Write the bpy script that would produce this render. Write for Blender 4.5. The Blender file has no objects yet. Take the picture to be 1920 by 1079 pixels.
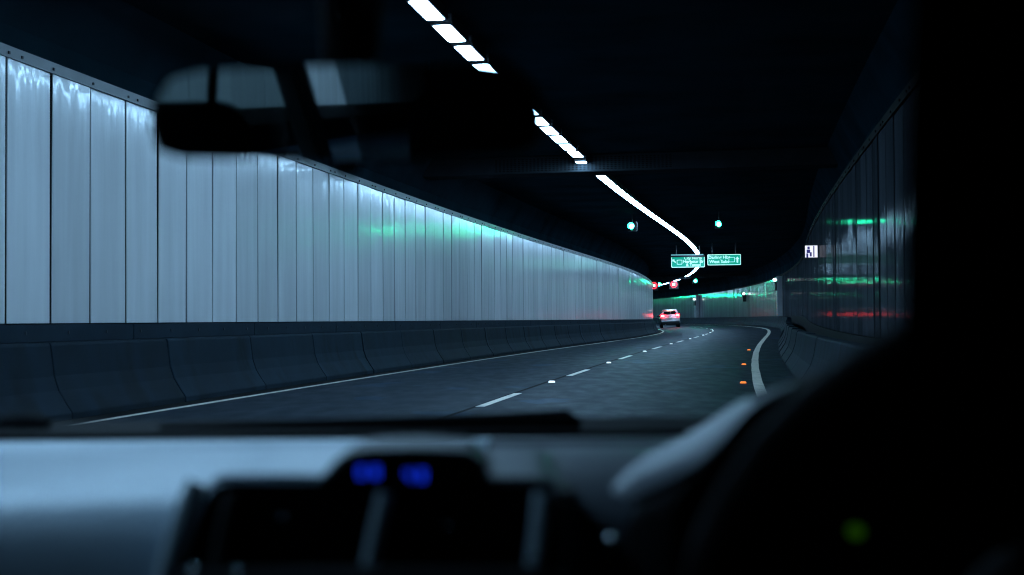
import bpy, bmesh, math, random
from mathutils import Matrix, Vector
random.seed(7)
scene = bpy.context.scene
COL = scene.collection

# ------------------------------------------------------------------ camera
F_PX, CX, CY = 2667.0, 960.0, 539.5
PITCH, ROLL, EYE = 0.022945, 0.006896, 1.0
_R = Vector((1, 0, 0)); _F = Vector((0, math.cos(PITCH), math.sin(PITCH))); _U = Vector((0, -math.sin(PITCH), math.cos(PITCH)))
_Rc = _R * math.cos(ROLL) - _U * math.sin(ROLL)
_Uc = _R * math.sin(ROLL) + _U * math.cos(ROLL)
cam_data = bpy.data.cameras.new('camera')
cam_data.sensor_width = 36.0
cam_data.lens = F_PX * 36.0 / 1920.0
cam_data.clip_start = 0.02
cam_data.clip_end = 2000.0
cam_data.dof.use_dof = True
cam_data.dof.focus_distance = 38.0
cam_data.dof.aperture_fstop = 4.6
cam = bpy.data.objects.new('camera', cam_data)
COL.objects.link(cam)
m = Matrix.Identity(4)
for i in range(3):
    m[i][0] = _Rc[i]; m[i][1] = _Uc[i]; m[i][2] = -_F[i]
m[2][3] = EYE
cam.matrix_world = m
scene.camera = cam

# ------------------------------------------------------------------ world: night sky, shut out by the tunnel
world = bpy.data.worlds.new('World'); scene.world = world; world.use_nodes = True
wn = world.node_tree
sky = wn.nodes.new('ShaderNodeTexSky'); sky.sky_type = 'NISHITA'; sky.sun_disc = False
sky.sun_elevation = math.radians(-6); sky.sun_rotation = math.radians(200)
bg = wn.nodes['Background']; bg.inputs['Strength'].default_value = 0.05
wn.links.new(sky.outputs['Color'], bg.inputs['Color'])

scene.view_settings.view_transform = 'Standard'
scene.view_settings.look = 'None'
scene.view_settings.gamma = 1.0
scene.view_settings.use_curve_mapping = False
scene.view_settings.exposure = 0.0
scene.cycles.max_bounces = 8
scene.cycles.diffuse_bounces = 3
scene.cycles.glossy_bounces = 4
scene.cycles.transparent_max_bounces = 12
scene.cycles.sample_clamp_indirect = 6.0
scene.cycles.use_light_tree = True
scene.cycles.filter_width = 1.15

LAMP_COL = (0.365, 0.675, 1.0)
LAMP_L = 55.0

# ------------------------------------------------------------------ materials
def mat_base(name):
    mt = bpy.data.materials.new(name); mt.use_nodes = True
    nt = mt.node_tree; nt.nodes.clear()
    out = nt.nodes.new('ShaderNodeOutputMaterial')
    return mt, nt, out

def principled(name, col, rough=0.5, metal=0.0, spec=0.5, var=0.0, var_scale=3.0, stretch=(1, 1, 1),
               bump=0.0, bump_scale=60.0, bump_stretch=(1, 1, 1), bump_dist=0.01, rough_var=0.0, rand=0.0, stain=None, coords='Object', coat=0.0, coat_rough=0.05):
    mt, nt, out = mat_base(name)
    b = nt.nodes.new('ShaderNodeBsdfPrincipled')
    nt.links.new(b.outputs[0], out.inputs[0])
    b.inputs['Base Color'].default_value = (*col, 1); b.inputs['Roughness'].default_value = rough
    b.inputs['Metallic'].default_value = metal
    b.inputs['Specular IOR Level'].default_value = spec
    b.inputs['Coat Weight'].default_value = coat; b.inputs['Coat Roughness'].default_value = coat_rough
    tc = nt.nodes.new('ShaderNodeTexCoord')
    def noise(scale, st, detail=6.0):
        mp = nt.nodes.new('ShaderNodeMapping'); mp.inputs['Scale'].default_value = st
        nt.links.new(tc.outputs[coords], mp.inputs[0])
        if rand or coords == 'Object':
            oi = nt.nodes.new('ShaderNodeObjectInfo'); cb = nt.nodes.new('ShaderNodeCombineXYZ')
            mu = nt.nodes.new('ShaderNodeMath'); mu.operation = 'MULTIPLY'; mu.inputs[1].default_value = 57.0
            nt.links.new(oi.outputs['Random'], mu.inputs[0])
            for k in range(3): nt.links.new(mu.outputs[0], cb.inputs[k])
            nt.links.new(cb.outputs[0], mp.inputs['Location'])
        n = nt.nodes.new('ShaderNodeTexNoise'); n.inputs['Scale'].default_value = scale; n.inputs['Detail'].default_value = detail
        nt.links.new(mp.outputs[0], n.inputs['Vector'])
        return n.outputs['Fac']
    colsock = None
    if var or rand or stain:
        mx = nt.nodes.new('ShaderNodeMix'); mx.data_type = 'RGBA'; mx.blend_type = 'MULTIPLY'
        mx.inputs[0].default_value = 1.0; mx.inputs[6].default_value = (*col, 1)
        rp = nt.nodes.new('ShaderNodeMapRange'); rp.inputs[1].default_value = 0.3; rp.inputs[2].default_value = 0.7
        rp.inputs[3].default_value = 1 - var; rp.inputs[4].default_value = 1 + var
        nt.links.new(noise(var_scale, stretch), rp.inputs[0])
        sock = rp.outputs[0]
        if rand:
            oi = nt.nodes.new('ShaderNodeObjectInfo')
            r2 = nt.nodes.new('ShaderNodeMapRange'); r2.inputs[3].default_value = 1 - rand; r2.inputs[4].default_value = 1 + rand * .5
            nt.links.new(oi.outputs['Random'], r2.inputs[0])
            mm = nt.nodes.new('ShaderNodeMath'); mm.operation = 'MULTIPLY'
            nt.links.new(sock, mm.inputs[0]); nt.links.new(r2.outputs[0], mm.inputs[1]); sock = mm.outputs[0]
        if stain:
            sc_, st_, lo, hi, amt = stain
            r3 = nt.nodes.new('ShaderNodeMapRange'); r3.inputs[1].default_value = lo; r3.inputs[2].default_value = hi
            r3.inputs[3].default_value = 1.0; r3.inputs[4].default_value = amt
            nt.links.new(noise(sc_, st_, 4.0), r3.inputs[0])
            mm = nt.nodes.new('ShaderNodeMath'); mm.operation = 'MULTIPLY'
            nt.links.new(sock, mm.inputs[0]); nt.links.new(r3.outputs[0], mm.inputs[1]); sock = mm.outputs[0]
        nt.links.new(sock, mx.inputs[7]); nt.links.new(mx.outputs[2], b.inputs['Base Color'])
    if rough_var:
        rr = nt.nodes.new('ShaderNodeMapRange'); rr.inputs[1].default_value = 0.3; rr.inputs[2].default_value = 0.7
        rr.inputs[3].default_value = max(.03, rough - rough_var); rr.inputs[4].default_value = rough + rough_var
        nt.links.new(noise(var_scale * 1.7, stretch), rr.inputs[0]); nt.links.new(rr.outputs[0], b.inputs['Roughness'])
    if bump:
        bp = nt.nodes.new('ShaderNodeBump'); bp.inputs['Strength'].default_value = bump; bp.inputs['Distance'].default_value = bump_dist
        nt.links.new(noise(bump_scale, bump_stretch, 3.0), bp.inputs['Height']); nt.links.new(bp.outputs[0], b.inputs['Normal']); nt.links.new(bp.outputs[0], b.inputs['Coat Normal'])
    return mt

def emissive(name, col, strength, base=(0.02, 0.02, 0.02)):
    mt, nt, out = mat_base(name)
    b = nt.nodes.new('ShaderNodeBsdfPrincipled'); nt.links.new(b.outputs[0], out.inputs[0])
    b.inputs['Base Color'].default_value = (*base, 1)
    b.inputs['Roughness'].default_value = 0.35
    b.inputs['Emission Color'].default_value = (*col, 1); b.inputs['Emission Strength'].default_value = strength
    return mt

def glass(name, tint, ior=1.45, rough=0.0, gloss=1.0):
    mt, nt, out = mat_base(name)
    tr = nt.nodes.new('ShaderNodeBsdfTransparent'); tr.inputs[0].default_value = (*tint, 1)
    gl = nt.nodes.new('ShaderNodeBsdfGlossy'); gl.inputs['Roughness'].default_value = rough
    gl.inputs[0].default_value = (gloss, gloss, gloss, 1)
    lw = nt.nodes.new('ShaderNodeLayerWeight'); lw.inputs[0].default_value = 0.5
    pw = nt.nodes.new('ShaderNodeMath'); pw.operation = 'POWER'; pw.inputs[1].default_value = 5.0
    fr = nt.nodes.new('ShaderNodeMath'); fr.operation = 'MULTIPLY_ADD'; fr.inputs[1].default_value = 0.96; fr.inputs[2].default_value = ((ior - 1) / (ior + 1)) ** 2
    nt.links.new(lw.outputs['Facing'], pw.inputs[0]); nt.links.new(pw.outputs[0], fr.inputs[0])
    mx = nt.nodes.new('ShaderNodeMixShader')
    nt.links.new(fr.outputs[0], mx.inputs[0]); nt.links.new(tr.outputs[0], mx.inputs[1]); nt.links.new(gl.outputs[0], mx.inputs[2])
    nt.links.new(mx.outputs[0], out.inputs[0])
    return mt

M = {}
M['asphalt'] = principled('asphalt', (0.0024, 0.0105, 0.020), 0.6, spec=0.07, var=0.13, var_scale=2.5, stretch=(1, .3, 1),
                          bump=0.2, bump_scale=90, bump_dist=0.004, rough_var=0.06, stain=(0.8, (1, .55, 1), .615, .65, 2.8), coords='Generated' if False else 'Object')
M['paint'] = principled('road_paint', (0.85, 0.74, 0.62), 0.55, var=0.18, var_scale=6, bump=.2, bump_scale=120, bump_dist=.003, stain=(9, (1, .3, 1), .55, .75, .6))
M['seam'] = principled('bitumen_seam', (0.003, 0.0035, 0.0045), 0.8, spec=.05)
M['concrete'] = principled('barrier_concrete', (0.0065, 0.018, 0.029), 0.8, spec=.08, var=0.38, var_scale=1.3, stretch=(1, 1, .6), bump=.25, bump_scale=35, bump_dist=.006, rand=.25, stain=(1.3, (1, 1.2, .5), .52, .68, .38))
M['plinth'] = principled('plinth_concrete', (0.008, 0.02, 0.032), 0.75, spec=.08, var=.25, var_scale=2.5, bump=.2, bump_scale=30, bump_dist=.005)
M['panel'] = principled('enamel_panel', (0.80, 0.80, 0.81), 0.2, coat=.19, coat_rough=.05, spec=0.22, var=0.08, var_scale=1.6, stretch=(1, 2.6, .22), bump=0.34, bump_scale=1.0,
                        bump_stretch=(1, 4.2, .75), bump_dist=0.022, rough_var=0.05, rand=.13)
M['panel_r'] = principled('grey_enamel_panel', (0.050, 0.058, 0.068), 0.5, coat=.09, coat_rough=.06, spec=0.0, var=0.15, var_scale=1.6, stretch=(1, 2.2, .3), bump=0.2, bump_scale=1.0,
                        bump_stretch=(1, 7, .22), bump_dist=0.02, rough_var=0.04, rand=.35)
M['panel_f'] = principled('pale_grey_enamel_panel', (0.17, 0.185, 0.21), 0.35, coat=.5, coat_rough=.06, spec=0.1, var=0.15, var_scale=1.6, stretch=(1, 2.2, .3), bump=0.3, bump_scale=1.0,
                        bump_stretch=(1, 6, .3), bump_dist=0.02, rough_var=0.05, rand=.3)
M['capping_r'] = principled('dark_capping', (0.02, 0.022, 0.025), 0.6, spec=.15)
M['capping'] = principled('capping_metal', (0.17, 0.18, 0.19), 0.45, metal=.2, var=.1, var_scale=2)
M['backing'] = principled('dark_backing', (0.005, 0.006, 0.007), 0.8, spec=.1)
M['soffit'] = principled('black_soffit', (0.010, 0.030, 0.042), 0.9, spec=0.0, var=.35, var_scale=.6, bump=.3, bump_scale=14, bump_dist=.01)
M['beam'] = principled('perforated_beam', (0.030, 0.038, 0.045), 0.6, spec=.0, var=.15, var_scale=3)
M['lampbox'] = principled('lamp_housing', (0.05, 0.05, 0.055), 0.6)
M['tube'] = emissive('lamp_diffuser', LAMP_COL, LAMP_L, (.7, .7, .7))
M['dark_metal'] = principled('dark_metal', (0.025, 0.027, 0.03), 0.5, metal=.3)
M['bolt'] = principled('bolt_steel', (0.03, 0.03, 0.035), 0.5, metal=.6)
M['green'] = emissive('green_lens', (0.008, 1.0, 0.46), 330.0)
M['visor'] = principled('visor_grey', (0.12, 0.13, 0.13), 0.5)
M['red_led'] = emissive('red_led', (1.0, 0.02, 0.04), 5.0)
M['white_led'] = emissive('white_led', (1.0, 0.86, 0.9), 3.0)
M['sign_green'] = emissive('sign_green', (0.0, 0.33, 0.25), 1.3, (0.0, 0.12, 0.08))
M['sign_white'] = emissive('sign_white', (0.55, 1.0, 0.92), 1.1, (.6, .7, .7))
M['sign_bar'] = emissive('sign_light_bar', (0.2, 0.6, 0.72), .8)
M['exit_white'] = emissive('exit_white', (0.85, 0.86, 1.0), 1.3)
M['exit_blue'] = emissive('exit_blue', (0.05, 0.05, 0.35), 0.5)
M['cab_light'] = emissive('cabinet_light', (0.9, 0.95, 1.0), 5.0)
M['pilaster'] = principled('pilaster_panel', (0.5, 0.51, 0.54), 0.25, var=.15, var_scale=2)
M['stud_w'] = emissive('stud_white', (0.85, 0.95, 1.0), 1.4, (.8, .8, .8))  # white and orange studs are reflectors; emission imitates returned headlight
M['stud_o'] = emissive('stud_orange', (1.0, 0.22, 0.04), 1.5, (.6, .2, .03))

# ------------------------------------------------------------------ mesh builder
class MB:
    def __init__(s): s.v = []; s.f = []
    def add(s, vs, fs):
        n = len(s.v); s.v += [tuple(x) for x in vs]; s.f += [tuple(i + n for i in f) for f in fs]; return s
    def box(s, x0, x1, y0, y1, z0, z1):
        return s.add([(x, y, z) for x in (x0, x1) for y in (y0, y1) for z in (z0, z1)],
                     [(0, 1, 3, 2), (4, 6, 7, 5), (0, 4, 5, 1), (2, 3, 7, 6), (0, 2, 6, 4), (1, 5, 7, 3)])
    def loft(s, rings, cap=True, closed=True):
        n = len(rings[0]); base = len(s.v)
        for r in rings: s.v += [tuple(p) for p in r]
        for i in range(len(rings) - 1):
            for j in range(n if closed else n - 1):
                a = base + i * n + j; b = base + i * n + (j + 1) % n
                s.f.append((a, b, b + n, a + n))
        if cap and closed:
            s.f.append(tuple(base + j for j in reversed(range(n))))
            s.f.append(tuple(base + (len(rings) - 1) * n + j for j in range(n)))
        return s
    def tube(s, pts, r, n=10, cap=True):
        pts = [Vector(p) for p in pts]; rings = []
        for i, p in enumerate(pts):
            d = (pts[min(i + 1, len(pts) - 1)] - pts[max(i - 1, 0)]).normalized()
            up = Vector((0, 0, 1)) if abs(d.z) < .9 else Vector((0, 1, 0))
            a = d.cross(up).normalized(); b = a.cross(d)
            rr = r[i] if isinstance(r, (list, tuple)) else r
            rings.append([p + (a * math.cos(t) + b * math.sin(t)) * rr for t in [2 * math.pi * k / n for k in range(n)]])
        return s.loft(rings, cap)
    def disc(s, c, r, y, n=20, r2=None):     # facing -y in the xz plane
        c = Vector(c)
        if r2 is None:
            return s.add([c + Vector((math.cos(t) * r, y, math.sin(t) * r)) for t in [2 * math.pi * k / n for k in range(n)]], [tuple(range(n))])
        vs = [c + Vector((math.cos(t) * q, y, math.sin(t) * q)) for q in (r, r2) for t in [2 * math.pi * k / n for k in range(n)]]
        return s.add(vs, [(k, (k + 1) % n, n + (k + 1) % n, n + k) for k in range(n)])
    def sphere(s, c, r, nu=12, nv=8, sc=(1, 1, 1)):
        rings = []
        for i in range(1, nv):
            ph = math.pi * i / nv
            rings.append([(c[0] + r * sc[0] * math.sin(ph) * math.cos(2 * math.pi * k / nu), c[1] + r * sc[1] * math.sin(ph) * math.sin(2 * math.pi * k / nu), c[2] + r * sc[2] * math.cos(ph)) for k in range(nu)])
        return s.loft(rings)
    def mesh(s, name, mat, smooth=False, bevel=0.0, seg=2, angle=40):
        me = bpy.data.meshes.new(name)
        me.from_pydata(s.v, [], s.f); me.update()
        bm = bmesh.new(); bm.from_mesh(me)
        bmesh.ops.recalc_face_normals(bm, faces=bm.faces)
        if bevel:
            es = [e for e in bm.edges if len(e.link_faces) == 2 and e.calc_face_angle(0) > math.radians(25)]
            bmesh.ops.bevel(bm, geom=es, offset=bevel, segments=seg, affect='EDGES', clamp_overlap=True)
        bm.to_mesh(me); bm.free()
        if smooth:
            me.shade_smooth() if hasattr(me, 'shade_smooth') else None
            try: me.set_sharp_from_angle(angle=math.radians(angle))
            except Exception: pass
        me.materials.append(M[mat] if isinstance(mat, str) else mat)
        return me

def link(name, me, parent=None, mw=None, label=None, cat=None, group=None, kind=None):
    o = bpy.data.objects.new(name, me)
    COL.objects.link(o)
    if parent is not None: o.parent = parent
    if mw is not None: o.matrix_local = mw
    if label: o['label'] = label
    if cat: o['category'] = cat
    if group: o['group'] = group
    if kind: o['kind'] = kind
    return o

def copy_tree(src, parent=None):
    c = src.copy(); COL.objects.link(c); c.parent = parent
    for ch in list(src.children): copy_tree(ch, c)
    return c

# ------------------------------------------------------------------ road alignment
TH0, TH1, S2, RAD, X0, BANK = 0.130721, 0.188799, 48.5566, 529.92, -2.69842, 0.048348
S_MIN, S_MAX, DS = -60.0, 300.0, 0.5
def _kappa(s):
    k0 = (TH1 - TH0) / S2
    if s < -14: return 0.0
    if s < S2: return k0
    t = min(1.0, (s - S2) / 25.0)
    return k0 * (1 - t) - t / RAD
_N = int((S_MAX - S_MIN) / DS) + 1
_TH = [0.0] * _N
for i in range(1, _N):
    sa = S_MIN + (i - 1) * DS
    _TH[i] = _TH[i - 1] + (_kappa(sa) + _kappa(sa + DS)) / 2 * DS
_i0 = int(-S_MIN / DS)
_off = TH0 - _TH[_i0]; _TH = [t + _off for t in _TH]
_PX = [0.0] * _N; _PY = [0.0] * _N
for i in range(1, _N):
    _PX[i] = _PX[i - 1] + (math.sin(_TH[i]) + math.sin(_TH[i - 1])) / 2 * DS
    _PY[i] = _PY[i - 1] + (math.cos(_TH[i]) + math.cos(_TH[i - 1])) / 2 * DS
_ox, _oy = _PX[_i0], _PY[_i0]
_PX = [x - _ox + X0 for x in _PX]; _PY = [y - _oy for y in _PY]
def frame(s):
    q = (s - S_MIN) / DS; i = max(0, min(_N - 2, int(math.floor(q)))); t = q - i
    th = _TH[i] * (1 - t) + _TH[i + 1] * t
    x = _PX[i] * (1 - t) + _PX[i + 1] * t; y = _PY[i] * (1 - t) + _PY[i + 1] * t
    u = max(0.0, min(1.0, (s - 20) / 70.0)); b = BANK * u * u * (3 - 2 * u)
    return x, y, th, b
def pt(s, o, z):
    x, y, th, b = frame(s)
    return Vector((x + math.cos(th) * o, y - math.sin(th) * o, z + b * (o + 4.2)))
def mat_at(s, o, z=0.0, yaw=0.0, lean=0.0, roll=False):
    x, y, th, b = frame(s)
    if not roll: b = 0.0
    r = Vector((math.cos(th), -math.sin(th), b)).normalized()
    f = Vector((math.sin(th), math.cos(th), 0)); u = r.cross(f).normalized()
    p = pt(s, o, z)
    mm = Matrix.Identity(4)
    for i in range(3): mm[i][0], mm[i][1], mm[i][2], mm[i][3] = r[i], f[i], u[i], p[i]
    if yaw: mm = mm @ Matrix.Rotation(yaw, 4, 'Z')
    if lean: mm = mm @ Matrix.Rotation(lean, 4, 'Y')
    return mm
def sweep(profile, s0, s1, ds=2.0, closed=False, caps=False):
    n = max(1, int(round((s1 - s0) / ds)))
    mb = MB(); mb.loft([[pt(s0 + (s1 - s0) * i / n, o, z) for o, z in profile] for i in range(n + 1)], cap=caps, closed=closed)
    return mb

# ------------------------------------------------------------------ setting: road, tunnel ceiling
o_l, o_r, W_L, W_R = -3.534, 3.26, -4.35, 4.93
road = link('road', sweep([(-5.0 + k * 0.7, 0.0) for k in range(16)], S_MIN, S_MAX, 1.0).mesh('road', 'asphalt'), kind='structure')
road['label'] = 'dark two lane asphalt road curving left through the tunnel'
def strip(name, a, b, s0, s1, z, mat, ds=1.5, wob=0.0):
    n = max(1, int(round((s1 - s0) / ds))); ring = []
    for i in range(n + 1):
        s = s0 + (s1 - s0) * i / n
        ring.append([pt(s, a + random.uniform(-wob, wob), z), pt(s, b + random.uniform(-wob, wob), z)])
    return link(name, MB().loft(ring, cap=False, closed=False).mesh(name, mat), road)
strip('edge_line', o_l - .055, o_l + .055, 4, 200, .004, 'paint', 1.0, .006)
strip('edge_line', o_r - .075, o_r + .075, 4, 200, .004, 'paint', 1.0, .006)
strip('construction_joint', -.10, -.035, -20, 180, .004, 'seam', 1.0, .008)
strip('gutter', -4.2, o_l - .09, -30, 200, .004, 'seam', 2.0)
dash_s = [6.6, 16.55, 25.4, 35.2, 45.3, 55.3, 65.2, 75.2, 85.2, 95.2, 105.2, 115.2, 125.2, 135.2]
for s in dash_s:
    strip('lane_dash', -.055, .055, s, s + 3.0, .008, 'paint', 1.0, .003)
# worn pale scuffs in the lanes
tun_prof = [(-5.0, -0.3), (-5.0, 4.3), (-4.6, 5.02), (5.0, 5.02), (5.35, 4.4), (5.35, -0.3)]
mb = sweep(tun_prof, S_MIN, S_MAX, 1.5, closed=False)
n = len(tun_prof)
tot = len(mb.v)
mb.f.append(tuple(range(n))); mb.f.append(tuple(range(tot - n, tot)))  # end faces added out of view to keep sky light out
ceil = link('tunnel_ceiling', mb.mesh('tunnel_ceiling', 'soffit'), kind='structure', label='black painted tunnel roof and upper walls')

# cross beams under the roof that interrupt the lamp row
def beam(s, zb, label):
    b = MB().box(-4.95, 5.3, 0.0, 0.9, 0, 5.0 - zb)
    o = link('ceiling_beam', b.mesh('ceiling_beam', 'beam', bevel=.015), None, mat_at(s, 0, zb, roll=True), label, 'beam')
    # perforation slots in the face
    h = MB()
    for i in range(46):
        for j in range(7):
            x = -3.0 + i * .095; z = .05 + j * .047
            h.add([(x, -.004, z), (x + .05, -.004, z), (x + .05, -.004, z + .024), (x, -.004, z + .024)], [(0, 1, 2, 3)])
    p = link('perforation', h.mesh('perforation', 'backing'), o); p['kind'] = 'stuff'
beam(34.86, 4.585, 'dark cross beam under the tunnel roof, nearer one, lit where the lamp row meets it')
beam(136.7, 4.66, 'small far cross beam under the tunnel roof past the green direction signs')

# ------------------------------------------------------------------ tunnel walls with enamel panels
PITCH_P = 0.962
def wall(side, s0, s1, zb, zt, mat, seam0, label):
    W = W_L if side < 0 else W_R
    root = link('tunnel_wall', None, None, None, label, 'wall', 'tunnel side walls')
    sg = -side           # direction that faces the road
    k0 = math.ceil((s0 - seam0) / PITCH_P); k1 = math.floor((s1 - seam0) / PITCH_P)
    h = zt - zb; w = PITCH_P - .046
    me = MB().box(-.007, .007, -w / 2, w / 2, 0, h).mesh('panel', mat, bevel=.003, seg=1)
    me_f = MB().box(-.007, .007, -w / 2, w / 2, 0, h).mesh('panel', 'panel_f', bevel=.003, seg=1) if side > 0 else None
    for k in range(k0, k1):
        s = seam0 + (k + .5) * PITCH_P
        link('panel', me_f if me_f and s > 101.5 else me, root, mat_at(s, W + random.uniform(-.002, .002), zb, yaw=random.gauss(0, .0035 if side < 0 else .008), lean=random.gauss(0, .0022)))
    # dark backing behind the joints
    back = sweep([(W + side * .05, zb - .35), (W + side * .05, zt + .06)], s0 - 20, s1 + 15, 2.0)
    link('backing_sheet', back.mesh('backing_sheet', 'backing'), root)
    f = W + sg * .035
    cp = sweep([(f, zt - .035), (f, zt + .085), (W + side * .06, zt + .10), (W + side * .06, zt - .035)], s0 - 5, s1 + 5, 1.0, closed=True, caps=True)
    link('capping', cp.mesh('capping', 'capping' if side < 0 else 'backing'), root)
    bl = MB()
    for k in range(k0, k1):
        for d in (0.0, .27 if k % 3 == 0 else None):
            if d is None: continue
            c = pt(seam0 + k * PITCH_P + d, f + sg * .004, zt + .012)
            mm = mat_at(seam0 + k * PITCH_P + d, f + sg * .004, zt + .012)
            bl.add([mm @ Vector((x * .01, y * .014, z * .014)) for x in (-1, 1) for y in (-1, 1) for z in (-1, 1)],
                   [(0, 1, 3, 2), (4, 6, 7, 5), (0, 4, 5, 1), (2, 3, 7, 6), (0, 2, 6, 4), (1, 5, 7, 3)])
    b = link('bolts', bl.mesh('bolts', 'bolt' if side < 0 else 'backing'), root); b['kind'] = 'stuff'
    return root, W, sg
wl, _, _ = wall(-1, -58, 128, 1.0, 3.72, 'panel', 13.78, 'tall pale enamel panelled tunnel wall along the left lane')
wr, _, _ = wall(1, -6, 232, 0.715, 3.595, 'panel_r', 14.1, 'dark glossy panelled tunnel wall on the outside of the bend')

# plinth under the left panels, in cast lengths
for k in range(-5, 30):
    s0 = 12.4 + k * 4.4
    if s0 > 126: break
    pm = sweep([(W_L + .045, .80), (W_L + .045, .985), (W_L - .05, .99), (W_L - .05, .80)], s0 + .006, s0 + 4.394, 1.1, closed=True, caps=True)
    link('plinth', pm.mesh('plinth', 'plinth', bevel=.008), wl)
pb = MB()
for k in range(-20, 130):
    s = 13.78 + (k + .35) * PITCH_P
    if s > 60 or s < 8: continue
    mm = mat_at(s, W_L + .047, .90)
    pb.add([mm @ Vector((x * .006, y * .016, z * .016)) for x in (-1, 1) for y in (-1, 1) for z in (-1, 1)],
           [(0, 1, 3, 2), (4, 6, 7, 5), (0, 4, 5, 1), (2, 3, 7, 6), (0, 2, 6, 4), (1, 5, 7, 3)])
b = link('plinth_fixings', pb.mesh('plinth_fixings', 'bolt'), wl); b['kind'] = 'stuff'
# plain dark skirting under the right panels, behind the open gap
link('skirting', sweep([(W_R - .03, .02), (W_R - .03, .70), (W_R + .04, .70)], -8, 234, 2.0).mesh('skirting', 'backing'), wr)

# ------------------------------------------------------------------ precast road barriers
def barrier(side, toe, zt, s0, s1, L, label, gap=.024):
    root = link('concrete_barrier', None, None, None, label, 'barrier', 'precast road barriers')
    prof = [(0, 0), (0, .07), (.07, .17), (.15, .30), (.20, .45), (.24, zt - .03), (.26, zt), (.42, zt), (.44, zt - .03), (.44, 0)]
    mb = MB().loft([[(side * x, y, z) for x, z in prof] for y in (-(L - gap) / 2, (L - gap) / 2)])
    me = mb.mesh('barrier_segment', 'concrete', bevel=.008, seg=1)
    k = 0; s = s0
    while s < s1:
        link('barrier_segment', me, root, mat_at(s + L / 2, toe + side * random.uniform(-.004, .006), 0, yaw=random.gauss(0, .0012)))
        s += L
    return root
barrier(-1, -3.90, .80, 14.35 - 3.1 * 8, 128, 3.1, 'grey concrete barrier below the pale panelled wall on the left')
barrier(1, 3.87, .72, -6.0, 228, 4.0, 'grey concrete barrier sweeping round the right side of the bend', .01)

# ------------------------------------------------------------------ ceiling lamps
LP = 1.44
SO, SZ = -0.836, 4.85
def lamp_meshes(L_=LP):
    w, l, r = .12, (L_ - .33) / 2, .05
    h = MB().box(-.15, .15, -l - .02, l + .02, .012, .165).mesh('lamp_housing', 'lampbox', bevel=.01, seg=1)
    pts = []
    for cx, cy, a0 in ((w - r, l - r, 0), (-w + r, l - r, 90), (-w + r, -l + r, 180), (w - r, -l + r, 270)):
        for a in (0, 45, 90):
            t = math.radians(a0 + a); pts.append((cx + r * math.cos(t), cy + r * math.sin(t)))
    d = MB().loft([[(x, y, .011) for x, y in pts], [(x, y, .006) for x, y in pts], [(x * .95, y * .99, .003) for x, y in pts]]).mesh('diffuser', 'tube')
    return h, d
h_me, d_me = lamp_meshes()
hs_me, ds_me = lamp_meshes(.72)
k = -44
while True:
    s = 18.40 + (k + .5) * LP
    if s > 232: break
    k += 1
    near_beam = 34.2 < s < 35.5
    if 35.5 < s < 36.9 or 136.2 < s < 138: continue
    if near_beam: s = 34.6
    o = link('ceiling_lamp', hs_me if near_beam else h_me, None, mat_at(s, SO, SZ - (.07 if near_beam else 0), roll=True), 'glowing white ceiling lamp in the single winding row above the lanes', 'ceiling lamp', 'row of ceiling lamps')
    link('diffuser', ds_me if near_beam else d_me, o)
    for q_, (a_, w_) in enumerate(((17.1, 'topmost of the four'), (18.5, 'second of the four'), (19.9, 'third of the four'), (21.4, 'lowest of the four'))):
        if a_ < s < a_ + 1.4: o['label'] = 'glowing white ceiling lamp above the mirror, ' + w_
    if near_beam: o['label'] = 'short ceiling lamp hard against the near cross beam'

# ------------------------------------------------------------------ lane signals, speed signs
def lane_signal(s, o, z, r, label):
    root = link('lane_signal', None, None, mat_at(s, o, z), label, 'traffic signal', 'green lane signals')
    link('housing', MB().box(-r * 1.9, r * 1.9, .02, .22, -r * 1.9, r * 1.9).mesh('housing', 'dark_metal', bevel=.02), root)
    link('lens', MB().loft([[(math.cos(t) * q, y, math.sin(t) * q) for t in [2 * math.pi * i / 20 for i in range(20)]] for q, y in ((r, .019), (r, -.004), (r * .8, -.016))]).mesh('lens', 'green'), root)
    hd = MB(); rr = r * 1.2
    hd.loft([[(math.cos(t) * q, y, math.sin(t) * q) for t in [math.radians(a) for a in range(-80, 261, 17)]] for q, y in ((rr, .02), (rr * 1.04, -.42))], cap=False, closed=False)
    link('visor', hd.mesh('visor', 'visor'), root)
    link('hanger', MB().tube([(0, .12, r * 1.8), (0, .12, max(.05, 5.0 - z))], .025, 8).mesh('hanger', 'dark_metal'), root)
lane_signal(55.8, -1.75, 4.56, .10, 'bright green lane signal over the left lane, nearer pair')
lane_signal(56.0, 1.6, 4.50, .085, 'bright green lane signal over the right lane, nearer pair')
lane_signal(153.0, -2.45, 4.62, .15, 'far green lane signal at the end of the pale left wall')
lane_signal(154.5, 1.55, 4.80, .15, 'far green lane signal below the right direction sign')
lane_signal(238.0, -1.7, 4.62, .15, 'green lane signal round the bend over the left lane, hidden behind the wall end')
lane_signal(238.0, 1.55, 4.62, .15, 'green lane signal round the bend over the right lane, hidden behind the wall end')
def speed_sign(s, o, z, label):
    root = link('speed_sign', None, None, mat_at(s, o, z), label, 'speed sign', 'lit speed signs')
    link('housing', MB().box(-.5, .5, .02, .2, -.5, .5).mesh('housing', 'dark_metal', bevel=.03), root)
    link('red_ring', MB().loft([[(math.cos(t) * q, y, math.sin(t) * q) for t in [2 * math.pi * i / 28 for i in range(28)]] for q, y in ((.36, .019), (.36, .004), (.27, .004), (.27, .019))], cap=False).mesh('red_ring', 'red_led'), root)
    link('lit_figures', MB().box(-.14, -.02, .004, .018, -.13, .13).box(.02, .14, .004, .018, -.13, .13).mesh('lit_figures', 'white_led'), root)
    link('hanger', MB().tube([(0, .12, .48), (0, .12, max(.6, 5.0 - z))], .03, 8).mesh('hanger', 'dark_metal'), root)
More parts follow.
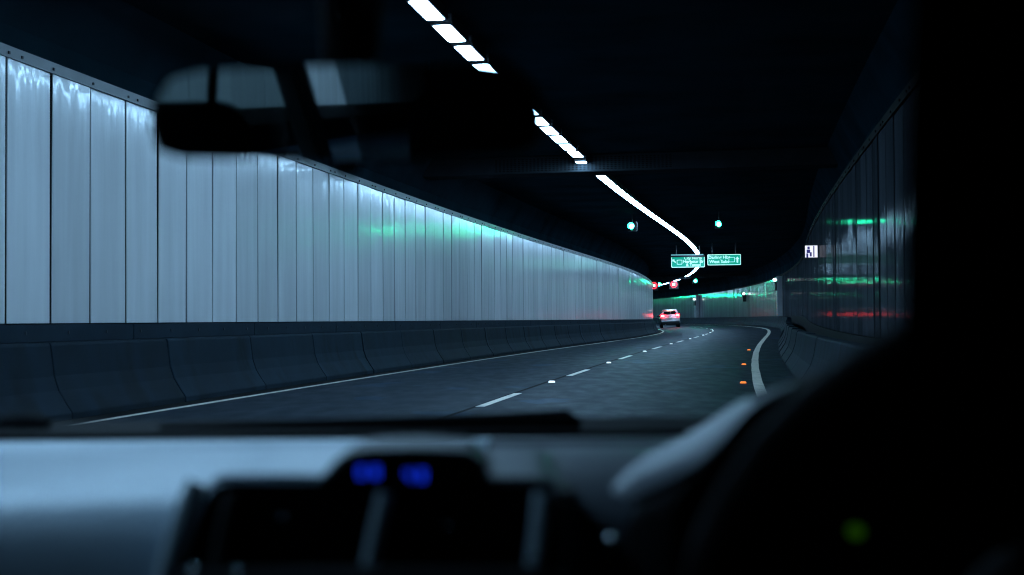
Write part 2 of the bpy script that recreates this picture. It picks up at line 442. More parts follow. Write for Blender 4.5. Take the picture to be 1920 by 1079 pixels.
speed_sign(152.0, -.95, 4.50, 'round red ringed speed sign at the far end of the lamp row')
speed_sign(152.0, -3.05, 4.50, 'round red ringed speed sign half hidden by the left wall end')

# ------------------------------------------------------------------ direction signs
def text_mesh(body, size, mat, align='CENTER'):
    cu = bpy.data.curves.new('t', 'FONT'); cu.body = body; cu.size = size; cu.align_x = align; cu.extrude = .004
    cu.resolution_u = 3; cu.offset = size * .018
    ob = bpy.data.objects.new('t', cu); COL.objects.link(ob)
    dg = bpy.context.evaluated_depsgraph_get()
    me = bpy.data.meshes.new_from_object(ob.evaluated_get(dg))
    bpy.data.objects.remove(ob); me.materials.clear(); me.materials.append(M[mat]); me.name = 'lettering'
    me.transform(Matrix.Rotation(math.radians(90), 4, 'X'))
    return me
def rrect(w, h, r, n=4):
    pts = []
    for cx, cz, a0 in ((w - r, h - r, 0), (-w + r, h - r, 90), (-w + r, -h + r, 180), (w - r, -h + r, 270)):
        for a in range(n + 1):
            t = math.radians(a0 + 90 * a / n); pts.append((cx + r * math.cos(t), cz + r * math.sin(t)))
    return pts
def direction_sign(s, o, z, w, h, lines, shield, arrow, label, bar, yaw=0):
    root = link('direction_sign', None, None, mat_at(s, o, z, yaw=yaw), label, 'road sign', 'green direction signs')
    P = rrect(w, h, .05)
    link('board', MB().loft([[(x, y, q) for x, q in P] for y in (.0, .05)]).mesh('board', 'sign_green'), root)
    Q = rrect(w - .035, h - .035, .04)
    link('border', MB().loft([[(x, -.004, q) for x, q in P], [(x, -.004, q) for x, q in Q]], cap=False).mesh('border', 'sign_white'), root)
    for txt, x, zz, size in lines:
        link('lettering', text_mesh(txt, size, 'sign_white'), root, Matrix.Translation((x, -.008, zz)))
    sx, sz, sw, sh = shield
    A = rrect(sw, sh, .03); B = rrect(sw - .028, sh - .028, .02)
    link('route_shield', MB().loft([[(sx + x, -.004, sz + q) for x, q in A], [(sx + x, -.004, sz + q) for x, q in B]], cap=False).mesh('route_shield', 'sign_white'), root)
    ax, az, rot, a = arrow
    pts = [(0, .5), (.34, .08), (.13, .08), (.13, -.5), (-.13, -.5), (-.13, .08), (-.34, .08)]
    c, sn = math.cos(rot), math.sin(rot)
    link('arrow', MB().add([(ax + (x * c - q * sn) * a, -.006, az + (x * sn + q * c) * a) for x, q in pts], [tuple(range(7))]).mesh('arrow', 'sign_white'), root)
    for x in (-w * .7, w * .7):
        link('hanger', MB().tube([(x, .08, -h), (x, .08, 5.0 - z)], .03, 8).mesh('hanger', 'dark_metal'), root)
    if bar:
        link('light_bar', MB().box(-w, w * .93, -.22, -.14, h + .03, h + .085).mesh('light_bar', 'sign_bar', bevel=.01), root)
        link('light_bar_shade', MB().box(-w * 1.0, w * 1.0, -.26, .04, h - .07, h + .025).mesh('light_bar_shade', 'dark_metal', bevel=.01), root)
direction_sign(80.5, -1.13, 4.06, .93, .32,
               [('City North', .28, .13, .22), ('Harbour Br', .30, -.07, .24), ('& Tunnel', .30, -.25, .22)],
               (-.47, -.02, .15, .13), (-.78, .05, math.radians(45), .26),
               'green overhead direction sign crossed by the lamp row, reading Harbour Br and Tunnel', True)
direction_sign(80.5, 0.87, 4.05, .92, .30,
               [('Darling Hbr', -.27, .06, .25), ('West Subs', -.27, -.18, .25)],
               (.42, 0, .17, .14), (.73, 0, 0, .34),
               'green overhead direction sign reading Darling Hbr and West Subs', False)

# ------------------------------------------------------------------ lit signs and pilasters on the right wall
def wall_sign(s, z, w, h, label):
    root = link('exit_sign', None, None, mat_at(s, W_R - .03, z), label, 'exit sign')
    link('case', MB().box(-.34, -.0, -.05, .05, -h, h).mesh('case', 'dark_metal', bevel=.01), root)
    link('lit_face', MB().box(-.33, -.01, -.062, -.052, -h * .92, h * .92).mesh('lit_face', 'exit_white'), root)
    # running figure and doorway, in blue
    f = MB()
    f.box(-.27, -.21, -.07, -.064, .06, .13).box(-.29, -.2, -.07, -.064, -.04, .05).box(-.3, -.25, -.07, -.064, -.16, -.05).box(-.21, -.16, -.07, -.064, -.13, -.02).box(-.12, -.09, -.07, -.064, -h * .85, h * .85)
    link('pictogram', f.mesh('pictogram', 'exit_blue'), root)
    link('bracket', MB().box(-.02, .04, -.03, .03, -.05, .05).mesh('bracket', 'dark_metal'), root)
wall_sign(38.9, 2.68, .3, .17, 'small bright white and blue exit sign jutting from the right wall')
def cabinet(s, zl, w, label, pil=True, zt=3.5):
    root = link('emergency_point', None, None, mat_at(s, W_R - .03, 0), label, 'emergency point')
    if pil:
        link('pilaster', MB().box(-.38, -.01, -w, w, .72, zt).mesh('pilaster', 'pilaster', bevel=.01), root)
    link('cabinet', MB().box(-.34 if not pil else -.50, -.02 if not pil else -.385, -w * .7, w * .7, zl - .75, zl - .2).mesh('cabinet', 'dark_metal', bevel=.015), root)
    link('light', MB().sphere((-.24 if not pil else -.52, -.1, zl), .13, 12, 8, (1, .6, .9)).mesh('light', 'cab_light', smooth=True), root)
    link('bracket', MB().box(-.28 if not pil else -.56, -.01 if not pil else -.39, -.16, .06, zl - .2, zl - .12).mesh('bracket', 'dark_metal'), root)
cabinet(101.7, 3.26, .45, 'pale pilaster with a small lamp where the right wall turns')
cabinet(137.2, 2.92, .3, 'small white lamp on the far wall left of the pale pilaster', pil=False)
cabinet(178.6, 3.0, .9, 'farthest pale pilaster with dark cabinet and white lamp, right of the car')

# ------------------------------------------------------------------ road studs
def stud(s, o, mat, label, group):
    me = stud_me[mat]
    link('road_stud', me, None, mat_at(s, o, .006, roll=True), label, 'road stud', group)
stud_me = {}
for mt in ('stud_w', 'stud_o'):
    stud_me[mt] = MB().loft([[(x * a, y * a, z) for x, y in ((-.048, -.05), (.048, -.05), (.048, .05), (-.048, .05))] for a, z in ((1, 0), (1, .008), (.72, .026))]).mesh('road_stud', mt)
for i, s in enumerate([22.85, 32.3, 42.05, 52.2, 62, 72, 82, 92, 102]):
    stud(s, .03, 'stud_w', 'nearest white stud on the centre line' if i == 0 else 'small white stud between the farther centre line dashes', 'white centre line studs')
for s, l in ((22.6, 'orange stud beside the right edge line, nearest of three'), (30.8, 'orange stud beside the right edge line, middle of three'), (42.0, 'orange stud beside the right edge line, farthest and faintest')):
    stud(s, 3.03, 'stud_o', l, 'orange edge studs')

# ------------------------------------------------------------------ the car ahead
M['car_paint'] = principled('silver_paint', (0.75, 0.75, 0.76), 0.3, metal=.1, spec=.6)
M['car_black'] = principled('black_trim', (0.012, 0.012, 0.013), 0.5)
M['car_glass'] = principled('dark_car_glass', (0.008, 0.008, 0.01), 0.06, spec=.6)
M['tyre'] = principled('tyre_rubber', (0.012, 0.012, 0.012), 0.8, bump=.3, bump_scale=60)
M['rim'] = principled('alloy_rim', (0.35, 0.35, 0.37), 0.35, metal=.8)
M['tail'] = emissive('tail_light', (1.0, 0.004, 0.008), 50.0)
M['tail_core'] = emissive('tail_light_core', (1.0, 0.5, 0.4), 12.0)
M['plate'] = principled('number_plate', (0.6, 0.6, 0.55), 0.5)
def rr_ring(w, z0, z1, y, r=.12):
    cz, hh = (z0 + z1) / 2, (z1 - z0) / 2
    return [(x, y, cz + q) for x, q in rrect(w, hh, min(r, hh * .9), 3)]
def build_suv(mw):
    root = link('suv', None, None, mw, 'silver suv braking ahead in the left lane, tail lights lit red', 'car')
    b = MB().loft([rr_ring(w, z0, z1, y) for y, w, z0, z1 in
                   ((0, .88, .46, 1.0), (.06, .96, .40, 1.08), (.35, 1.0, .34, 1.12), (1.2, 1.01, .30, 1.12), (3.0, 1.01, .30, 1.10), (4.0, .98, .32, 1.04), (4.55, .90, .36, .92), (4.7, .80, .42, .80))])
    link('body', b.mesh('body', 'car_paint', smooth=True, angle=50), root)
    def zr(z, hw, y0, y1):
        return [(x * hw, (y0 + y1) / 2 + q, z) for x, q in rrect(1.0, (y1 - y0) / 2, .22, 3)]
    link('cabin', MB().loft([zr(1.04, .95, .07, 3.7), zr(1.28, .92, .13, 3.25), zr(1.5, .86, .25, 2.8), zr(1.72, .76, .42, 2.35), zr(1.80, .70, .5, 2.2), zr(1.83, .6, .62, 2.05)]).mesh('cabin', 'car_paint', smooth=True, angle=50), root)
    def rear(z):
        T = ((1.04, .07), (1.28, .13), (1.5, .25), (1.72, .42), (1.8, .5))
        for (z0, a), (z1, c) in zip(T, T[1:]):
            if z <= z1: return a + (c - a) * (z - z0) / (z1 - z0)
        return .5
    rw = MB().loft([[(-hw, rear(z) - .02, z), (hw, rear(z) - .02, z), (hw, rear(z) + .06, z), (-hw, rear(z) + .06, z)] for z, hw in ((1.36, .62), (1.42, .66), (1.5, .64), (1.69, .54))])
    w = link('rear_window', rw.mesh('rear_window', 'car_glass', bevel=.01), root)
    link('wiper', MB().tube([(.02, rear(1.34) - .04, 1.34), (.06, rear(1.62) - .04, 1.62)], .014, 6).mesh('wiper', 'car_paint'), w)
    for sx in (-1, 1):
        for y0, y1, y2, y3 in ((.62, 1.45, .5, 1.5), (1.55, 2.5, 1.55, 2.85)):
            q = MB().loft([[(sx * (.955 - (z - 1.1) * .26), y, z) for y in (a, c)] + [(sx * (.90 - (z - 1.1) * .26), y, z) for y in (c, a)] for z, a, c in ((1.16, y2, y3), (1.64, y0, y1))])
            link('side_window', q.mesh('side_window', 'car_glass'), root)
        t = MB().loft([[(sx * x, y, z) for x, y in ((.50, .005), (.80, -.012), (.955, .03), (.985, .26), (.90, .28), (.5, .1))] for z in (1.13, 1.18, 1.31, 1.35)])
        tl = link('tail_light', t.mesh('tail_light', 'tail', bevel=.01, seg=1), root)
        link('tail_light_core', MB().box(min(sx * .6, sx * .9), max(sx * .6, sx * .9), -.03, -.016, 1.18, 1.27).mesh('tail_light_core', 'tail_core'), tl)
        link('reflector', MB().box(min(sx * .62, sx * .86), max(sx * .62, sx * .86), -.035, .03, .66, .71).mesh('reflector', 'car_black'), root)
        mr = MB().loft([[(sx * x, 2.62 + y, 1.22 + z) for x, y, z in ((.95, 0, -.07), (1.2, 0, -.09), (1.23, 0, .08), (.95, 0, .07))], [(sx * x, 2.75 + y, 1.22 + z) for x, y, z in ((.95, 0, -.04), (1.15, 0, -.06), (1.17, 0, .05), (.95, 0, .04))]])
        link('wing_mirror', mr.mesh('wing_mirror', 'car_black', bevel=.02), root)
        link('roof_rail', MB().tube([(sx * .62, .7, 1.83), (sx * .64, .8, 1.87), (sx * .64, 2.0, 1.87), (sx * .62, 2.1, 1.83)], .018, 6).mesh('roof_rail', 'car_black'), root)
        for y in (.92, 3.75):
            prof = [(.0, .20), (.0, .34), (.03, .37), (.22, .37), (.25, .34), (.25, .20)]
            ty = MB().loft([[(sx * (.98 - dx), y + r * math.cos(t), .37 + r * math.sin(t)) for dx, r in prof] for t in [2 * math.pi * i / 24 for i in range(25)]], cap=False)
            wh = link('wheel', ty.mesh('wheel', 'tyre', smooth=True), root)
            rm = MB().loft([[(sx * xx, y + rr * math.cos(t), .37 + rr * math.sin(t)) for t in [2 * math.pi * i / 16 for i in range(16)]] for xx, rr in ((.78, .21), (.94, .21), (.955, .17), (.93, .05))])
            link('rim', rm.mesh('rim', 'rim'), wh)
    link('brake_light', MB().box(-.24, .24, .385, .5, 1.735, 1.775).mesh('brake_light', 'tail_core'), root)
    link('spoiler', MB().loft([[(x, y, z) for x, y, z in ((-.66, .36, 1.79), (.66, .36, 1.79), (.7, .8, 1.84), (-.7, .8, 1.84))], [(x, y, z) for x, y, z in ((-.66, .38, 1.82), (.66, .38, 1.82), (.66, .8, 1.86), (-.66, .8, 1.86))]]).mesh('spoiler', 'car_paint'), root)
    link('bumper', MB().loft([rr_ring(w, z0, z1, y, .06) for y, w, z0, z1 in ((-.05, .86, .34, .60), (-.03, .93, .31, .63), (.3, .985, .28, .62))]).mesh('bumper', 'car_black', smooth=True), root)
    link('bumper_step', MB().loft([rr_ring(w, z0, z1, y, .03) for y, w, z0, z1 in ((-.075, .82, .64, .70), (-.055, .92, .62, .74), (.1, .97, .60, .78))]).mesh('bumper_step', 'car_paint', smooth=True), root)
    link('number_plate', MB().box(-.2, .2, -.03, -.018, .86, .98).mesh('number_plate', 'plate', bevel=.004, seg=1), root)
    link('badge', MB().sphere((0, -.01, 1.16), .05, 10, 6, (1, .3, 1)).mesh('badge', 'rim'), root)
    link('exhaust', MB().tube([(-.5, -.06, .33), (-.5, .25, .33)], .035, 10).mesh('exhaust', 'rim'), root)
    return root
build_suv(mat_at(146.5, -1.72, .005, yaw=math.radians(-1.5), roll=True))

# ------------------------------------------------------------------ our car's interior
def at(u, v, y):
    du, dv = u - CX, v - CY
    a = du * math.cos(ROLL) - dv * math.sin(ROLL); b = du * math.sin(ROLL) + dv * math.cos(ROLL)
    d = _R * a - _U * b + _F * F_PX
    return Vector((0, 0, EYE)) + d * (y / d.y)
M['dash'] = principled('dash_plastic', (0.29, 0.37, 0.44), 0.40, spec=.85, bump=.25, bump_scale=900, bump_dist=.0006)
M['dash_shaded'] = principled('dash_plastic_shaded', (0.045, 0.052, 0.062), 0.5, spec=.15, bump=.2, bump_scale=900, bump_dist=.0005)  # dash plastic again, darkened: shade on the driver's side painted into the colour
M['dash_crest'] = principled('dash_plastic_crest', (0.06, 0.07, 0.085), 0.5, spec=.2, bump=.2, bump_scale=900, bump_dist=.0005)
M['dash_dark'] = principled('dark_dash_plastic', (0.022, 0.023, 0.025), 0.55, bump=.2, bump_scale=900, bump_dist=.0005)
M['black'] = principled('black_plastic', (0.003, 0.003, 0.0035), 0.7, spec=.05)
M['gloss_black'] = principled('gloss_black', (0.004, 0.004, 0.005), 0.15, spec=.3)
M['satin'] = principled('satin_silver', (0.42, 0.5, 0.55), 0.35, metal=.1)
M['cloth'] = principled('seat_cloth', (0.010, 0.010, 0.011), 0.9, spec=.1)
M['liner'] = principled('headlining', (0.25, 0.25, 0.25), 0.9, spec=.1)
M['pillar'] = principled('pillar_trim', (0.16, 0.17, 0.18), 0.6)
M['mirror'] = principled('mirror_silver', (0.55, 0.62, 0.62), 0.02, metal=1.0)
M['blue_digit'] = emissive('blue_digit', (0.008, 0.045, 1.0), 1.0)
M['green_lamp'] = emissive('dash_green_lamp', (0.07, 0.3, 0.0), .10)
M['screen'] = glass('windscreen_glass', (.95, .97, .98), 1.45, gloss=.12)
M['tint'] = glass('tinted_glass', (.4, .46, .46), 1.45, gloss=.2)
M['key_lamp'] = principled('chrome_knob', (0.7, 0.8, 0.85), 0.2, metal=1.0)

car = link('car_interior', None, None, None, 'dark car interior in front of the camera: dashboard, mirror and windscreen', 'car')
XL, XR = -.86, .64                     # inside width of the cabin
def cp(name, mb, mat, parent=car, smooth=False, bevel=0.0, seg=2, angle=40, label=None):
    return link(name, mb.mesh(name, mat, smooth=smooth, bevel=bevel, seg=seg, angle=angle), parent, label=label)

# dashboard: one cross-section carried across the cabin
def zat(v, y): return at(500, v, y).z
prof = [(1.40, 830), (1.30, 825), (1.24, 825), (1.18, 827), (1.13, 831), (1.122, 843), (1.108, 846), (1.098, 842), (1.06, 850), (1.0, 872), (.955, 895), (.93, 912), (.907, 934), (.892, 953), (.882, 978), (.8755, 1010), (.872, 1045), (.870, 1080), (.869, 1120), (.869, 1250), (.90, 1500)]
XS = -.02
for nm, xa, xb, mt in (('dashboard', XL, XS, 'dash'), ('dashboard', XS + .002, XR, 'dash_shaded')):
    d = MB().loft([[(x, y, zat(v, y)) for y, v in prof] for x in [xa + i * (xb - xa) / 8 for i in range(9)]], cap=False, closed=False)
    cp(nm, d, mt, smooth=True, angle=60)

# centre console: face plate outline carried back into the dash
out = [(306, 1100), (322, 1040), (345, 975), (366, 925), (384, 903), (415, 893), (560, 892), (760, 894), (1000, 897), (1050, 903), (1070, 925), (1082, 980), (1080, 1100), (1080, 1250), (306, 1250)]
YC = .835
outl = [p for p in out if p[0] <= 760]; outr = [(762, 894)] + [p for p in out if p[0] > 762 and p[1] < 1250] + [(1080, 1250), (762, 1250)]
outl = [(306, 1100), (322, 1040), (345, 975), (366, 925), (384, 903), (415, 893), (560, 892), (760, 894), (760, 1250), (306, 1250)]
for o2, mt in ((outl, 'dash'), (outr, 'dash_shaded')):
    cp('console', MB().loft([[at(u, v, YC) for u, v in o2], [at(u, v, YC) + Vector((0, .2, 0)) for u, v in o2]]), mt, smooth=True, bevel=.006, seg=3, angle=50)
face = [(330, 1100), (342, 1050), (364, 990), (386, 935), (402, 912), (430, 904), (760, 905), (1000, 908), (1040, 914), (1056, 935), (1066, 985), (1066, 1100), (1066, 1250), (330, 1250)]
cp('console_face', MB().loft([[at(u, v, YC - .001) for u, v in face], [at(u, v, YC - .006) for u, v in face]]), 'black', bevel=.002)
pod = [(588, 915), (604, 893), (628, 864), (652, 850), (690, 843), (780, 841), (872, 845), (897, 853), (912, 872), (920, 915)]
cp('clock_pod', MB().loft([[at(u, v, YC - .003) for u, v in pod], [at(u, v, YC) + Vector((0, .085, 0)) for u, v in pod]]), 'dash_shaded', smooth=True, bevel=.004, seg=3, angle=50)
podf = [(604, 909), (616, 893), (640, 866), (660, 856), (694, 850), (780, 848), (868, 852), (888, 859), (900, 876), (906, 909)]
clock = cp('clock_face', MB().loft([[at(u, v, YC - .0035) for u, v in podf], [at(u, v, YC - .008) for u, v in podf]]), 'black')
def seg_digit(u, v, w, h, on):
    t = .26 * w; y = YC - .0095; mb = MB()
    S = {'a': (0, 0, w, t), 'g': (0, h / 2 - t / 2, w, t), 'd': (0, h - t, w, t), 'f': (0, 0, t, h / 2), 'b': (w - t, 0, t, h / 2), 'e': (0, h / 2, t, h / 2), 'c': (w - t, h / 2, t, h / 2)}
    for k in on:
        a, b_, c, e = S[k]
        q = [at(u + a, v + b_, y), at(u + a + c, v + b_, y), at(u + a + c, v + b_ + e, y), at(u + a, v + b_ + e, y)]
        mb.loft([q, [p + Vector((0, .001, 0)) for p in q]])
    return mb
for u, v, on in ((671, 876, 'abcdef'), (698, 876, 'abcdefg'), (760, 882, 'bcfg'), (785, 882, 'abcdefg')):
    cp('digit', seg_digit(u, v, 12, 20, on), 'blue_digit', clock)
# vent frames, dividers and louvres
def bar(name, pts, r, mat, parent=car, n=10): return cp(name, MB().tube([at(u, v, y) for u, v, y in pts], r, n), mat, parent, smooth=True)
bar('console_trim', [(372, 905, .832), (352, 950, .830), (332, 1005, .828), (316, 1060, .827), (306, 1110, .826)], .0065, 'satin')
bar('vent_frame', [(437, 925, .826), (420, 985, .825), (408, 1060, .824)], .0045, 'dash_dark')
bar('vent_divider', [(722, 925, .824), (708, 985, .823), (692, 1062, .822)], .0046, 'satin')
bar('vent_frame', [(1018, 925, .824), (1012, 985, .823), (1002, 1062, .822)], .0055, 'satin')
bar('vent_frame', [(1060, 915, .83), (1066, 985, .829), (1062, 1090, .828)], .006, 'dash_dark')
bar('console_ledge', [(340, 1085, .822), (700, 1080, .82), (1060, 1084, .822)], .006, 'dash_dark')
for i, v in enumerate((945, 975, 1005, 1035)):
    for u0, u1 in ((440 - i * 6, 700 - i * 6), (730 - i * 5, 1000 - i * 3)):
        q = [at(u0, v, .832), at(u1, v, .832), at(u1, v + 8, .845), at(u0, v + 8, .845)]
        cp('vent_louvre', MB().loft([q, [p + Vector((0, 0, -.002)) for p in q]]), 'black')
for u, v, r, nm in ((530, 968, .0016, 'vent_thumbwheel'), (838, 985, .0014, 'vent_thumbwheel'), (365, 1068, .003, 'console_knob'), (450, 1072, .003, 'console_knob'), (1003, 1048, .0032, 'console_knob'), (1148, 1012, .0035, 'console_knob')):
    c = at(u, v, .815)
    cp(nm, MB().sphere(c, r, 12, 8), 'key_lamp', smooth=True)

# instrument binnacle: lit crest and black hood
o_ = [(1096, 1060), (1104, 950), (1108, 884), (1170, 852), (1245, 826), (1320, 776), (1396, 736), (1520, 692), (1720, 664)]
m_ = [(1128, 1070), (1126, 960), (1136, 902), (1195, 880), (1262, 855), (1336, 796), (1406, 744), (1540, 710), (1740, 684)]
i_ = [(1158, 1075), (1150, 975), (1168, 930), (1222, 915), (1284, 890), (1354, 818), (1418, 754), (1560, 730), (1760, 704)]
def spline(pts, n=6):
    P = [Vector(p) for p in pts]; P = [P[0] * 2 - P[1]] + P + [P[-1] * 2 - P[-2]]; out_ = []
    for k in range(1, len(P) - 2):
        for q in range(n):
            t = q / n; a, b_, c_, d_ = P[k - 1], P[k], P[k + 1], P[k + 2]
            out_.append(.5 * ((2 * b_) + (c_ - a) * t + (2 * a - 5 * b_ + 4 * c_ - d_) * t * t + (3 * b_ - a - 3 * c_ + d_) * t ** 3))
    return out_ + [P[-2]]
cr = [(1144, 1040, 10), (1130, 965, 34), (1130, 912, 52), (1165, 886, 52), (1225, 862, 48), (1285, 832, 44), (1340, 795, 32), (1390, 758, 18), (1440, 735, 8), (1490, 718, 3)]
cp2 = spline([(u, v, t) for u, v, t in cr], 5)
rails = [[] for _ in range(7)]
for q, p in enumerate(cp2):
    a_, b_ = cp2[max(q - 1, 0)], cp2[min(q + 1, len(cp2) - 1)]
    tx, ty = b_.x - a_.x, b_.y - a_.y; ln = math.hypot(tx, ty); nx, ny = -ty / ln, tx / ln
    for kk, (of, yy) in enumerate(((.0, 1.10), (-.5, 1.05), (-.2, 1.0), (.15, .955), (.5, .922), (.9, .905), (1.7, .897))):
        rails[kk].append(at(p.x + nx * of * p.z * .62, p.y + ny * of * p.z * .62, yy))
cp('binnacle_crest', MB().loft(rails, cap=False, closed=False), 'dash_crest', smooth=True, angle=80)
rails = [[at(u, v + 40, 1.10) for u, v in o_[6:]], [at(u, v + 6, 1.05) for u, v in o_[6:]], [at(u, v, .96) for u, v in m_[6:]], [at(u, v, .90) for u, v in i_[6:]]]
cp('binnacle_top', MB().loft(rails, cap=False, closed=False), 'black', smooth=True, angle=80)
i_ = [(1160, 1075), (1148, 985), (1146, 935), (1166, 912), (1226, 888), (1284, 858), (1346, 812), (1404, 770), (1458, 744), (1560, 724), (1760, 704)]
rails = [[at(u + 2, v - 8, .945) for u, v in i_], [at(u + 10, v + 14, .905) for u, v in i_], [at(u + 22, v + 40, .893) for u, v in i_], [at(u + 34, v + 60, .87) for u, v in i_], [at(u + 45, 1400, .86) for u, v in i_]]
cp('binnacle_hood', MB().loft(rails, cap=False, closed=False), 'black', smooth=True, angle=80)
c = at(1606, 998, .80)
cp('indicator_lamp', MB().loft([[c + Vector((math.cos(t) * .0045, y, math.sin(t) * .0038)) for t in [2 * math.pi * i / 12 for i in range(12)]] for y in (0, .004)]), 'green_lamp')
q = [(1260, 940), (1340, 850), (1440, 780), (1600, 735), (1800, 715), (2000, 720), (2000, 1300), (1250, 1300)]
cp('instrument_panel', MB().loft([[at(u, v, .825) for u, v in q], [at(u, v, .86) for u, v in q]]), 'black', bevel=.004)
# steering wheel in front of the instruments
wc = at(1990, 1210, .66); R = .165
ring = [wc + Vector((math.cos(t) * R, -math.sin(t) * R * .35, math.sin(t) * R * .94)) for t in [2 * math.pi * i / 40 for i in range(41)]]
sw = cp('steering_wheel', MB().tube(ring, .016, 12, cap=False), 'black', smooth=True)
cp('wheel_boss', MB().sphere(wc, .055, 16, 10, (1, .5, .9)), 'black', sw, smooth=True)
for ang in (0, 180, 270):
    t = math.radians(ang); e = wc + Vector((math.cos(t) * R, -math.sin(t) * R * .35, math.sin(t) * R * .94))
    cp('wheel_spoke', MB().tube([wc, e], .012, 8), 'black', sw)

# windscreen, cowl, wipers, bonnet
ZR = EYE + .205
wtop, wbot = (.70, ZR), (1.42, EYE - .125)
def wpt(x, t, off=0): return (x, wtop[0] + (wbot[0] - wtop[0]) * t + off - .05 * ((x + .11) / .75) ** 2 * 1.2, wtop[1] + (wbot[1] - wtop[1]) * t)
cp('windscreen', MB().loft([[wpt(XL + i * (XR - XL) / 16, t / 6) for i in range(17)] for t in range(7)], cap=False, closed=False), 'screen', smooth=True)
cp('cowl', MB().loft([[(x, y, EYE + z) for x in (XL, XR)] for y, z in ((1.36, -.106), (1.47, -.101), (1.50, -.13), (1.62, -.16))], cap=False, closed=False), 'black')
cp('bonnet', MB().loft([[(x, y, EYE + z - .03 * (abs(x + .11) / .75) ** 2) for x in [XL + i * (XR - XL) / 8 for i in range(9)]] for y, z in ((1.60, -.165), (1.9, -.185), (2.2, -.225), (2.45, -.28), (2.55, -.36))], cap=False, closed=False), 'dash_dark', smooth=True)
bar('wiper', [(300, 806, 1.40), (700, 796, 1.40), (960, 788, 1.40), (1060, 786, 1.40), (1075, 800, 1.42)], [.006, .007, .008, .010, .010], 'black')
bar('wiper', [(-200, 810, 1.42), (50, 790, 1.42), (90, 800, 1.42)], [.006, .009, .010], 'black')

# rear-view mirror
MY = .82
mo = [(272, 235), (276, 180), (300, 142), (360, 127), (640, 121), (900, 122), (968, 132), (1004, 165), (1018, 225), (1010, 270), (975, 291), (800, 300), (560, 300), (330, 293), (284, 278)]
mc = at(645, 210, MY)
alpha, beta = math.radians(-5.0), math.radians(4.5)      # turned a little to the left, tipped down towards the rear window
rotm = Matrix.Rotation(alpha, 4, 'Z') @ Matrix.Rotation(beta, 4, 'X')
def mpt(u, v, dy, k=1.0):
    p = at(u, v, MY) - mc
    return mc + rotm @ Vector((p.x * k, dy, p.z * k))
hous = MB().loft([[mpt(u, v, 0) for u, v in mo], [mpt(u, v, .012) for u, v in mo], [mpt(u, v, .03, .9) for u, v in mo], [mpt(u, v, .045, .6) for u, v in mo]])
mir = cp('rear_view_mirror', hous, 'black', smooth=True, angle=50)
cp('mirror_glass', MB().loft([[mpt(u, v, -.001, .955) for u, v in mo], [mpt(u, v, -.002, .955) for u, v in mo]]), 'mirror', mir)
cp('mirror_stem', MB().tube([at(655, 150, MY + .03), at(658, 60, MY + .02), at(660, -40, MY - .0), at(660, -140, MY - .05)], [.016, .018, .020, .024], 12), 'black', mir, smooth=True)
cp('mirror_tab', MB().loft([[at(u, v, MY) for u, v in ((618, 296), (682, 296), (672, 330), (632, 330))], [at(u, v, MY + .012) for u, v in ((618, 296), (682, 296), (672, 330), (632, 330))]]), 'black', mir, bevel=.002)

# pillars, doors, roof, rear of the cabin
def post(name, a, b, w, mat='black'):
    (x0, y0, z0), (x1, y1, z1) = a, b
    return cp(name, MB().loft([[(x0 + dx, y0 + dy, z0) for dx, dy in ((-w[0], -w[1]), (w[0], -w[1]), (w[0], w[1]), (-w[0], w[1]))], [(x1 + dx, y1 + dy, z1) for dx, dy in ((-w[0], -w[1]), (w[0], -w[1]), (w[0], w[1]), (-w[0], w[1]))]]), mat, bevel=.01)
ap = [at(1676, 1000, .62), at(1672, 640, .55), at(1674, 300, .50), at(1690, -150, .45)]
cp('a_pillar', MB().loft([[p, p + Vector((.14, -.02, 0)), p + Vector((.16, .09, 0)), p + Vector((.075, .09, 0))] for p in ap]), 'black', smooth=True, bevel=.008)
zb = EYE - .13
cp('a_pillar', MB().loft([[(XL - .04, 1.32, zb), (XL + .03, 1.30, zb), (XL + .03, 1.42, zb), (XL - .04, 1.44, zb)], [(XL, .62, ZR), (XL + .06, .62, ZR), (XL + .06, .74, ZR), (XL, .74, ZR)]]), 'black')
cp('roof', MB().loft([[(x, y, ZR + dz + .03 * (1 - ((x + .11) / .75) ** 2)) for x in [XL + .02 + i * (XR - XL - .04) / 8 for i in range(9)]] for y, dz in ((.72, 0), (.4, .03), (-.4, .05), (-1.0, .04), (-1.4, .01))], cap=False, closed=False), 'liner', smooth=True)
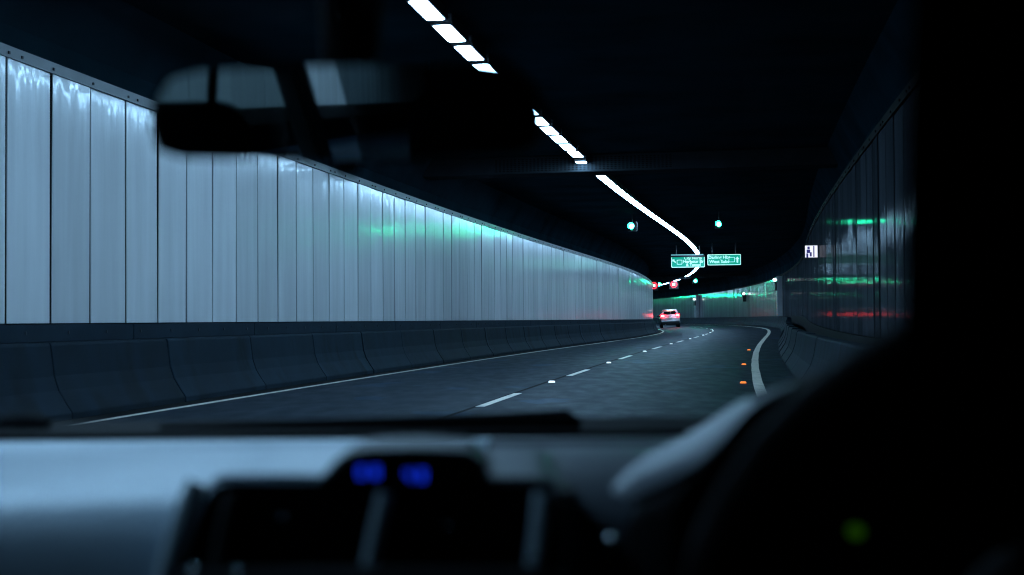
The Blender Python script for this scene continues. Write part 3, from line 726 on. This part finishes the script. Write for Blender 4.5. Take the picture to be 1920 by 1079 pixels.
for sx, X in ((-1, XL), (1, XR)):
    cp('door', MB().box(min(X, X + sx * .07), max(X, X + sx * .07), -1.5, 1.25, .32, zb + .01), 'dash_dark', bevel=.01)
    cp('roof_rail', MB().tube([(X + sx * -.0, .70, ZR - .005), (X, .3, ZR + .02), (X, -.6, ZR + .035), (X, -1.4, ZR + .0)], .018, 8), 'pillar', smooth=True)
    post('b_pillar', (X, -.22, zb), (X - sx * .04, -.30, ZR), (.02, .04), 'black')
    post('c_pillar', (X - sx * .05, -1.48, zb), (X - sx * .09, -1.05, ZR + .03), (.025, .045), 'pillar')
    post('window_divider', (X - sx * .01, -.80, zb), (X - sx * .05, -.80, ZR + .02), (.008, .012), 'black')
    cp('side_window', MB().loft([[(X, y, zb), (X - sx * .05, y, ZR)] for y in (1.2, -.2)], cap=False, closed=False), 'tint')
    cp('side_window', MB().loft([[(X, y, zb), (X - sx * .05, y, ZR)] for y in (-.24, -1.25)], cap=False, closed=False), 'tint')
M['rear_tint'] = glass('dark_tinted_glass', (.16, .2, .21), 1.45)
cp('rear_window', MB().loft([[(x, -1.62, zb + .03), (x, -1.34, ZR + .02)] for x in (XL + .1, XR - .1)], cap=False, closed=False), 'rear_tint')
cp('parcel_shelf', MB().box(XL, XR, -1.75, -1.05, zb - .03, zb - .0), 'cloth')
cp('floor', MB().box(XL, XR, -1.75, 1.4, .26, .30), 'cloth')
cp('rear_panel', MB().box(XL, XR, -1.80, -1.75, .3, zb + .02), 'cloth')
cp('bulkhead', MB().box(XL, XR, 1.42, 1.46, .3, zb - .01), 'cloth')
def seat(x, y, w, zt, hr):
    s_ = cp('seat', MB().loft([[(x + a * w, y + b, z) for a, b in ((-1, 0), (1, 0), (1, .12), (-1, .12))] for z in (.5, .75, zt - .12)]), 'cloth', bevel=.03, seg=3, smooth=True)
    cp('headrest', MB().loft([rr for rr in [[(x + q[0], y + .01 + dy, zt + q[1]) for q in rrect(hr[0] * k, hr[1] * k, .05 * k)] for dy, k in ((0, .85), (.03, 1), (.08, 1), (.11, .85))]]), 'cloth', s_, smooth=True, angle=70)
    for dx in (-.06, .06):
        cp('headrest_post', MB().tube([(x + dx, y + .06, zt - .2), (x + dx, y + .06, zt)], .007, 6), 'satin', s_)
seat(-.69, -.44, .15, EYE + .045, (.088, .085))
seat(.42, -.45, .24, EYE + .07, (.14, .09))
seat(-.36, -1.08, .24, EYE + .03, (.15, .11))
seat(.30, -1.08, .24, EYE + .05, (.15, .10))
